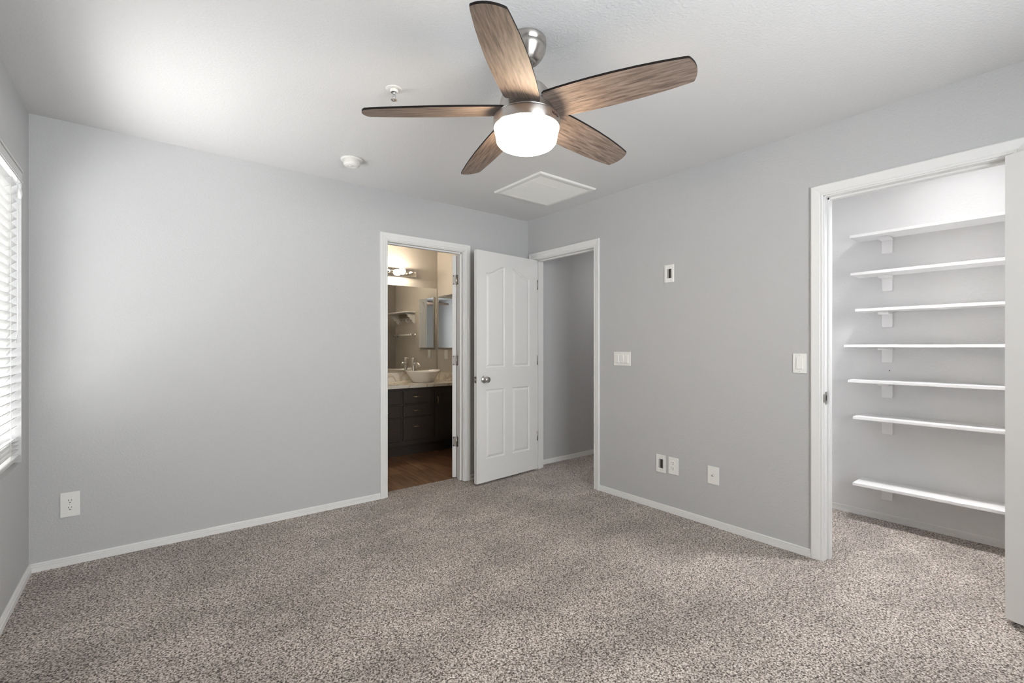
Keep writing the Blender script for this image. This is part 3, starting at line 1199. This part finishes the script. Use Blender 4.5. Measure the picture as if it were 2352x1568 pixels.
t = empty('light_switch', (0, -2.431, 1.111), (0, 0, RW))
m = MB()
plate_box(m, 0.072, 0.114)
m.build('cover_plate', M_plate, t)
rocker(t, 0, -1)
screw(t, 0.046)
screw(t, -0.046)
tag(t, 'white single rocker light switch beside the closet casing', 'light switch')

# ------------------------------------------------------------------ closet shelves
# (height of the top face, y of the free left end)
SH = [(1.968, -2.438, 'topmost white closet shelf, just below the bright upper wall'),
      (1.711, -2.443, 'second white closet shelf counted down from the top'),
      (1.463, -2.470, 'third white closet shelf from the top, slightly shorter at its left end'),
      (1.221, -2.405, 'middle white closet shelf seen edge on at eye level'),
      (0.980, -2.428, 'fifth white closet shelf from the top, just below eye level'),
      (0.732, -2.458, 'sixth white closet shelf from the top, above the widest gap'),
      (0.280, -2.456, 'lowest white closet shelf, close above the closet baseboard')]
XB = 1.03
m = MB()
m.box((0, -4.035, -0.019), (0.200, -2.4, 0), 0.0015, 1)
for (zt, yl, lab) in SH:
    t = empty('closet_shelf', (XB - 0.001, yl, zt))
    m = MB()
    m.box((-0.205, -4.035 - yl, -0.019), (0, 0, 0), 0.0015, 1)
    m.build('board', M_shelf, t)
    for yc in (-2.602, -3.65):
        m = MB()
        yb = yc - yl
        m.box((-0.020, yb - 0.030, -0.124), (0, yb + 0.030, -0.019), 0.002, 1)
        m.prism([(-0.118, -0.0195), (-0.118, -0.030), (-0.110, -0.038), (-0.020, -0.038), (-0.020, -0.0195)], -0.030, 0.030,
                mtx=Matrix(((1, 0, 0, 0), (0, 0, 1, yb), (0, 1, 0, 0), (0, 0, 0, 1))), bev=0.0015)
        m.build('bracket', M_shelf, t)
    tag(t, lab, 'shelf', 'closet shelves')

m = MB()
m.lathe([(0, 0), (0.0035, 0), (0.0035, 0.003), (0, 0.004)], 10, mtx=Matrix.Rotation(-PI / 2, 4, 'Y'))
o = m.build('nail', M_dark, loc=(XB, -2.611, 1.042))
tag(o, 'tiny dark nail head in closet wall above the fifth shelf bracket', 'nail')

# ------------------------------------------------------------------ bathroom
# vanity cabinet
VF = 1.19            # face frame plane
VT = 0.752           # cabinet top
VXL, VXR = -1.90, BX - 0.004
cab = empty('vanity_cabinet', ((VXL + VXR) / 2, (VF + BY) / 2, 0.0))
ox, oy = cab.location.x, cab.location.y


def vbox(m, a, b, **k):
    m.box((a[0] - ox, a[1] - oy, a[2]), (b[0] - ox, b[1] - oy, b[2]), **k)
    return m


m = MB()
vbox(m, (VXL, VF, 0.125), (VXR, BY - 0.004, VT))
vbox(m, (VXL, VF + 0.075, 0.003), (VXR, BY - 0.004, 0.125))
m.build('carcass', M_vanity, cab)


def pull(parent, c, vertical=False):
    m = MB()
    n = 14
    pts, rad = [], []
    L = 0.050 if not vertical else 0.048
    for k in range(n + 1):
        s = -1 + 2 * k / n
        off = 0.020 * (1 - abs(s) ** 2.6)
        q = (c[0] - ox + (0 if vertical else s * L), c[1] - oy - 0.004 - off, c[2] + (s * L if vertical else 0))
        pts.append(q)
        rad.append(0.0030 + 0.0022 * abs(s) ** 6)
    m.tube(pts, rad, 8)
    tag(m.build('handle', M_brass, parent), 'brass arched pull')


def drawer(x0, x1, z0, z1):
    m = MB()
    vbox(m, (x0, VF - 0.019, z0), (x1, VF, z1), bev=0.006, seg=2)
    o = m.build('drawer', M_vanity, cab)
    pull(o, ((x0 + x1) / 2, VF - 0.019, z0 + (z1 - z0) * (0.5 if z1 - z0 < 0.2 else 0.62)))


def vdoor(x0, x1, z0, z1, hx_):
    m = MB()
    fw = 0.058
    for (a, b, c, d) in ((x0, x0 + fw, z0, z1), (x1 - fw, x1, z0, z1), (x0 + fw, x1 - fw, z0, z0 + fw), (x0 + fw, x1 - fw, z1 - fw, z1)):
        vbox(m, (a, VF - 0.019, c), (b, VF, d), bev=0.003, seg=1)
    vbox(m, (x0 + fw, VF - 0.010, z0 + fw), (x1 - fw, VF, z1 - fw))
    o = m.build('door', M_vanity, cab)
    pull(o, (hx_, VF - 0.019, 0.593), True)


ROWS = [(0.580, 0.727), (0.438, 0.563), (0.180, 0.422)]
for (x0, x1) in ((-0.774, -0.442), (-1.137, -0.805)):
    for (z0, z1) in ROWS:
        drawer(x0, x1, z0, z1)
vdoor(-0.390, -0.050, 0.172, 0.722, -0.362)
vdoor(-1.500, -1.170, 0.172, 0.722, -1.200)
vdoor(-1.870, -1.535, 0.172, 0.722, -1.565)
tag(cab, 'dark espresso vanity cabinet under the marble counter in the bathroom', 'cabinet')

CT = 0.786
t = empty('countertop', (ox, oy, VT))
m = MB()
m.box((VXL - ox - 0.01, 1.160 - oy, 0.0005), (VXR - ox, BY - 0.003 - oy, CT - VT), 0.003, 2)
m.build('slab', M_marble, t)
m = MB()
m.box((VXL - ox - 0.01, BY - 0.024 - oy, CT - VT), (VXR - ox, BY - 0.003 - oy, CT - VT + 0.104), 0.002, 1)
m.box((VXR - 0.019 - ox, 1.175 - oy, CT - VT), (VXR - ox, BY - 0.024 - oy, CT - VT + 0.104), 0.002, 1)
m.build('backsplash', M_marble, t)
tag(t, 'cream veined marble counter with backsplash on the vanity', 'countertop')

# vessel sink
m = MB()
bm = m.bm
n = 64
A, B = 0.217, 0.165
prof = [(0.0, 0.000, 1), (0.56, 0.000, 1), (0.60, 0.004, 1), (0.66, 0.028, 1), (0.78, 0.070, 1), (0.90, 0.108, 1), (0.97, 0.130, 1), (0.995, 0.139, 1), (0.985, 0.143, 1), (0.955, 0.140, 1), (0.90, 0.118, 1), (0.78, 0.074, 1), (0.62, 0.034, 1), (0.40, 0.016, 1), (0.0, 0.012, 1)]
rings = []
for (f, z, _) in prof:
    if f == 0:
        rings.append([bm.verts.new((0, 0, z))])
        continue
    ring = []
    for k in range(n):
        a = 2 * PI * k / n
        w = max(0.0, (z - 0.04) / 0.10)
        zz = z + (0.010 * math.cos(2 * a) - 0.008) * w if f > 0.6 else z
        ring.append(bm.verts.new((A * f * math.cos(a), B * f * math.sin(a), zz)))
    rings.append(ring)
for i in range(len(rings) - 1):
    P_, Q_ = rings[i], rings[i + 1]
    for k in range(n):
        k2 = (k + 1) % n
        if len(P_) == 1:
            f = bm.faces.new((P_[0], Q_[k2], Q_[k]))
        elif len(Q_) == 1:
            f = bm.faces.new((P_[k], P_[k2], Q_[0]))
        else:
            f = bm.faces.new((P_[k], P_[k2], Q_[k2], Q_[k]))
        f.smooth = True
sk = m.build('vessel_sink', M_sink, loc=(-0.385, 1.465, CT + 0.0005))
tag(sk, 'white oval vessel sink standing on the marble counter', 'sink')
m = MB()
m.lathe([(0, 0.014), (0.020, 0.015), (0.022, 0.0175), (0.016, 0.019), (0, 0.0195)], 24)
m.build('drain', M_chrome, sk)

t = empty('faucet', (-0.412, 1.668, CT + 0.0005))
m = MB()
m.lathe([(0, 0), (0.026, 0), (0.026, 0.006), (0.019, 0.009), (0.0185, 0.215), (0.0195, 0.217), (0.0195, 0.222), (0, 0.222)], 32)
m.build('body', M_nickel, t)
m = MB()
m.lathe([(0, 0.223), (0.0195, 0.223), (0.0195, 0.275), (0.017, 0.280), (0, 0.281)], 32)
m.tube([(0, 0.012, 0.262), (0.012, 0.055, 0.272)], [0.005, 0.004], 10)
m.build('lever', M_nickel, t)
m = MB()
m.tube([(0, -0.010, 0.205), (0.004, -0.06, 0.214), (0.008, -0.10, 0.212), (0.011, -0.125, 0.198), (0.012, -0.135, 0.178)], [0.0125, 0.0125, 0.0125, 0.0120, 0.0115], 16)
m.build('spout', M_nickel, t)
tag(t, 'tall brushed nickel faucet standing behind the vessel sink', 'faucet')

# wall mirror
m = MB()
m.box((-1.90, BY - 0.006, 0.893), (BX - 0.010, BY - 0.001, 1.946), 0.0015, 1)
o = m.build('vanity_mirror', M_mirror)
tag(o, 'large frameless mirror over the vanity counter', 'mirror')

# light bar
t = empty('vanity_light', (-0.72, BY, 2.105))
m = MB()
m.box((-0.387, -0.038, -0.047), (0.387, 0, 0.047), 0.004, 2)
m.build('bar', M_chrome, t)
for k in range(5):
    xb = -0.409 - 0.1475 * k + 0.72
    m = MB()
    mt = Matrix.Translation((xb, -0.036, 0)) @ Matrix.Rotation(PI / 2, 4, 'X')
    m.lathe([(0, 0), (0.024, 0), (0.025, 0.004), (0.017, 0.008), (0.016, 0.028), (0, 0.028)], 20, mtx=mt)
    so = m.build('socket', M_chrome, t)
    lit = k in (1, 3, 4)
    m = MB()
    pr = [(0, 0.024), (0.013, 0.024), (0.014, 0.034)]
    for q in range(1, 15):
        a = R(160) - R(160) * q / 14
        pr.append((0.0405 * math.sin(a), 0.034 + 0.038 - 0.0405 * math.cos(a)))
    m.lathe(pr, 28, mtx=mt)
    b = m.build('globe_bulb', M_bulb_on if lit else M_bulb_off, t)
    tag(b, 'glowing globe bulb' if lit else 'unlit clear globe bulb')
tag(t, 'chrome vanity light bar with globe bulbs above the mirror', 'light')

# medicine cabinet on the right bathroom wall
t = empty('medicine_cabinet', (BX, 1.51, 1.515))
m = MB()
m.box((-0.020, -0.205, -0.330), (0, 0.205, 0.330), 0.002, 1)
m.build('body', M_steel, t)
m = MB()
m.box((-0.026, -0.200, -0.325), (-0.0205, 0.200, 0.325), 0.001, 1)
m.build('mirror_door', M_mirror, t)
tag(t, 'steel framed mirrored medicine cabinet on the bathroom side wall', 'cabinet')

# switch plate under the cabinet
t = empty('bathroom_switch', (BX, 1.555, 1.105), (0, 0, RW))
m = MB()
plate_box(m, 0.072, 0.115)
m.build('cover_plate', M_plate, t)
rocker(t, 0, 1)
tag(t, 'white switch plate below the mirrored medicine cabinet', 'light switch')

# shelf with corbels and hooks, towel bar (seen in the mirror)
t = empty('bathroom_shelf', (BX, 0.86, 1.690))
m = MB()
m.box((-0.155, -0.30, -0.018), (0, 0.30, 0), 0.003, 2)
m.build('board', M_shelf, t)
for s in (-0.255, 0.255):
    m = MB()
    poly = [(0, -0.018), (-0.125, -0.018), (-0.125, -0.040), (-0.100, -0.048), (-0.105, -0.068), (-0.075, -0.082), (-0.070, -0.105), (-0.040, -0.115), (-0.034, -0.142), (-0.015, -0.160), (0, -0.165)]
    m.prism(poly, s - 0.012, s + 0.012, mtx=Matrix(((1, 0, 0, 0), (0, 0, 1, 0), (0, 1, 0, 0), (0, 0, 0, 1))))
    m.build('corbel', M_shelf, t)
m = MB()
pts = []
for k in range(25):
    s = k / 24
    pts.append((-0.244 + 0.488 * s, -0.125 - 0.022 * math.sin(s * 4 * PI)))
poly = [(-0.244, -0.080), (0.244, -0.080)] + list(reversed(pts))
m.prism(poly, 0.001, 0.012, mtx=Matrix(((0, 0, -1, 0), (1, 0, 0, 0), (0, 1, 0, 0), (0, 0, 0, 1))))
m.build('rail', M_shelf, t)
for s in (-0.11, 0.0, 0.11):
    m = MB()
    m.tube([(-0.012, s, -0.098), (-0.035, s, -0.105), (-0.048, s, -0.098), (-0.050, s, -0.085)], 0.005, 8)
    m.tube([(-0.012, s, -0.110), (-0.026, s, -0.122), (-0.036, s, -0.115)], 0.004, 8)
    m.build('hook', M_steel, t)
tag(t, 'white bracket shelf with hooks reflected in the bathroom mirror', 'shelf')

t = empty('towel_bar', (BX, 0.86, 1.365))
m = MB()
m.tube([(-0.062, -0.27, 0), (-0.062, 0.27, 0)], 0.010, 14)
m.build('bar', M_plate, t)
for s in (-0.28, 0.28):
    m = MB()
    m.lathe([(0, 0), (0.026, 0), (0.026, 0.006), (0.013, 0.012), (0.012, 0.050), (0.018, 0.056), (0.018, 0.074), (0, 0.078)], 20, mtx=Matrix.Translation((0, s, 0)) @ Matrix.Rotation(-PI / 2, 4, 'Y'))
    m.build('post', M_chrome, t)
tag(t, 'white towel bar with chrome ends reflected in the bathroom mirror', 'towel bar')
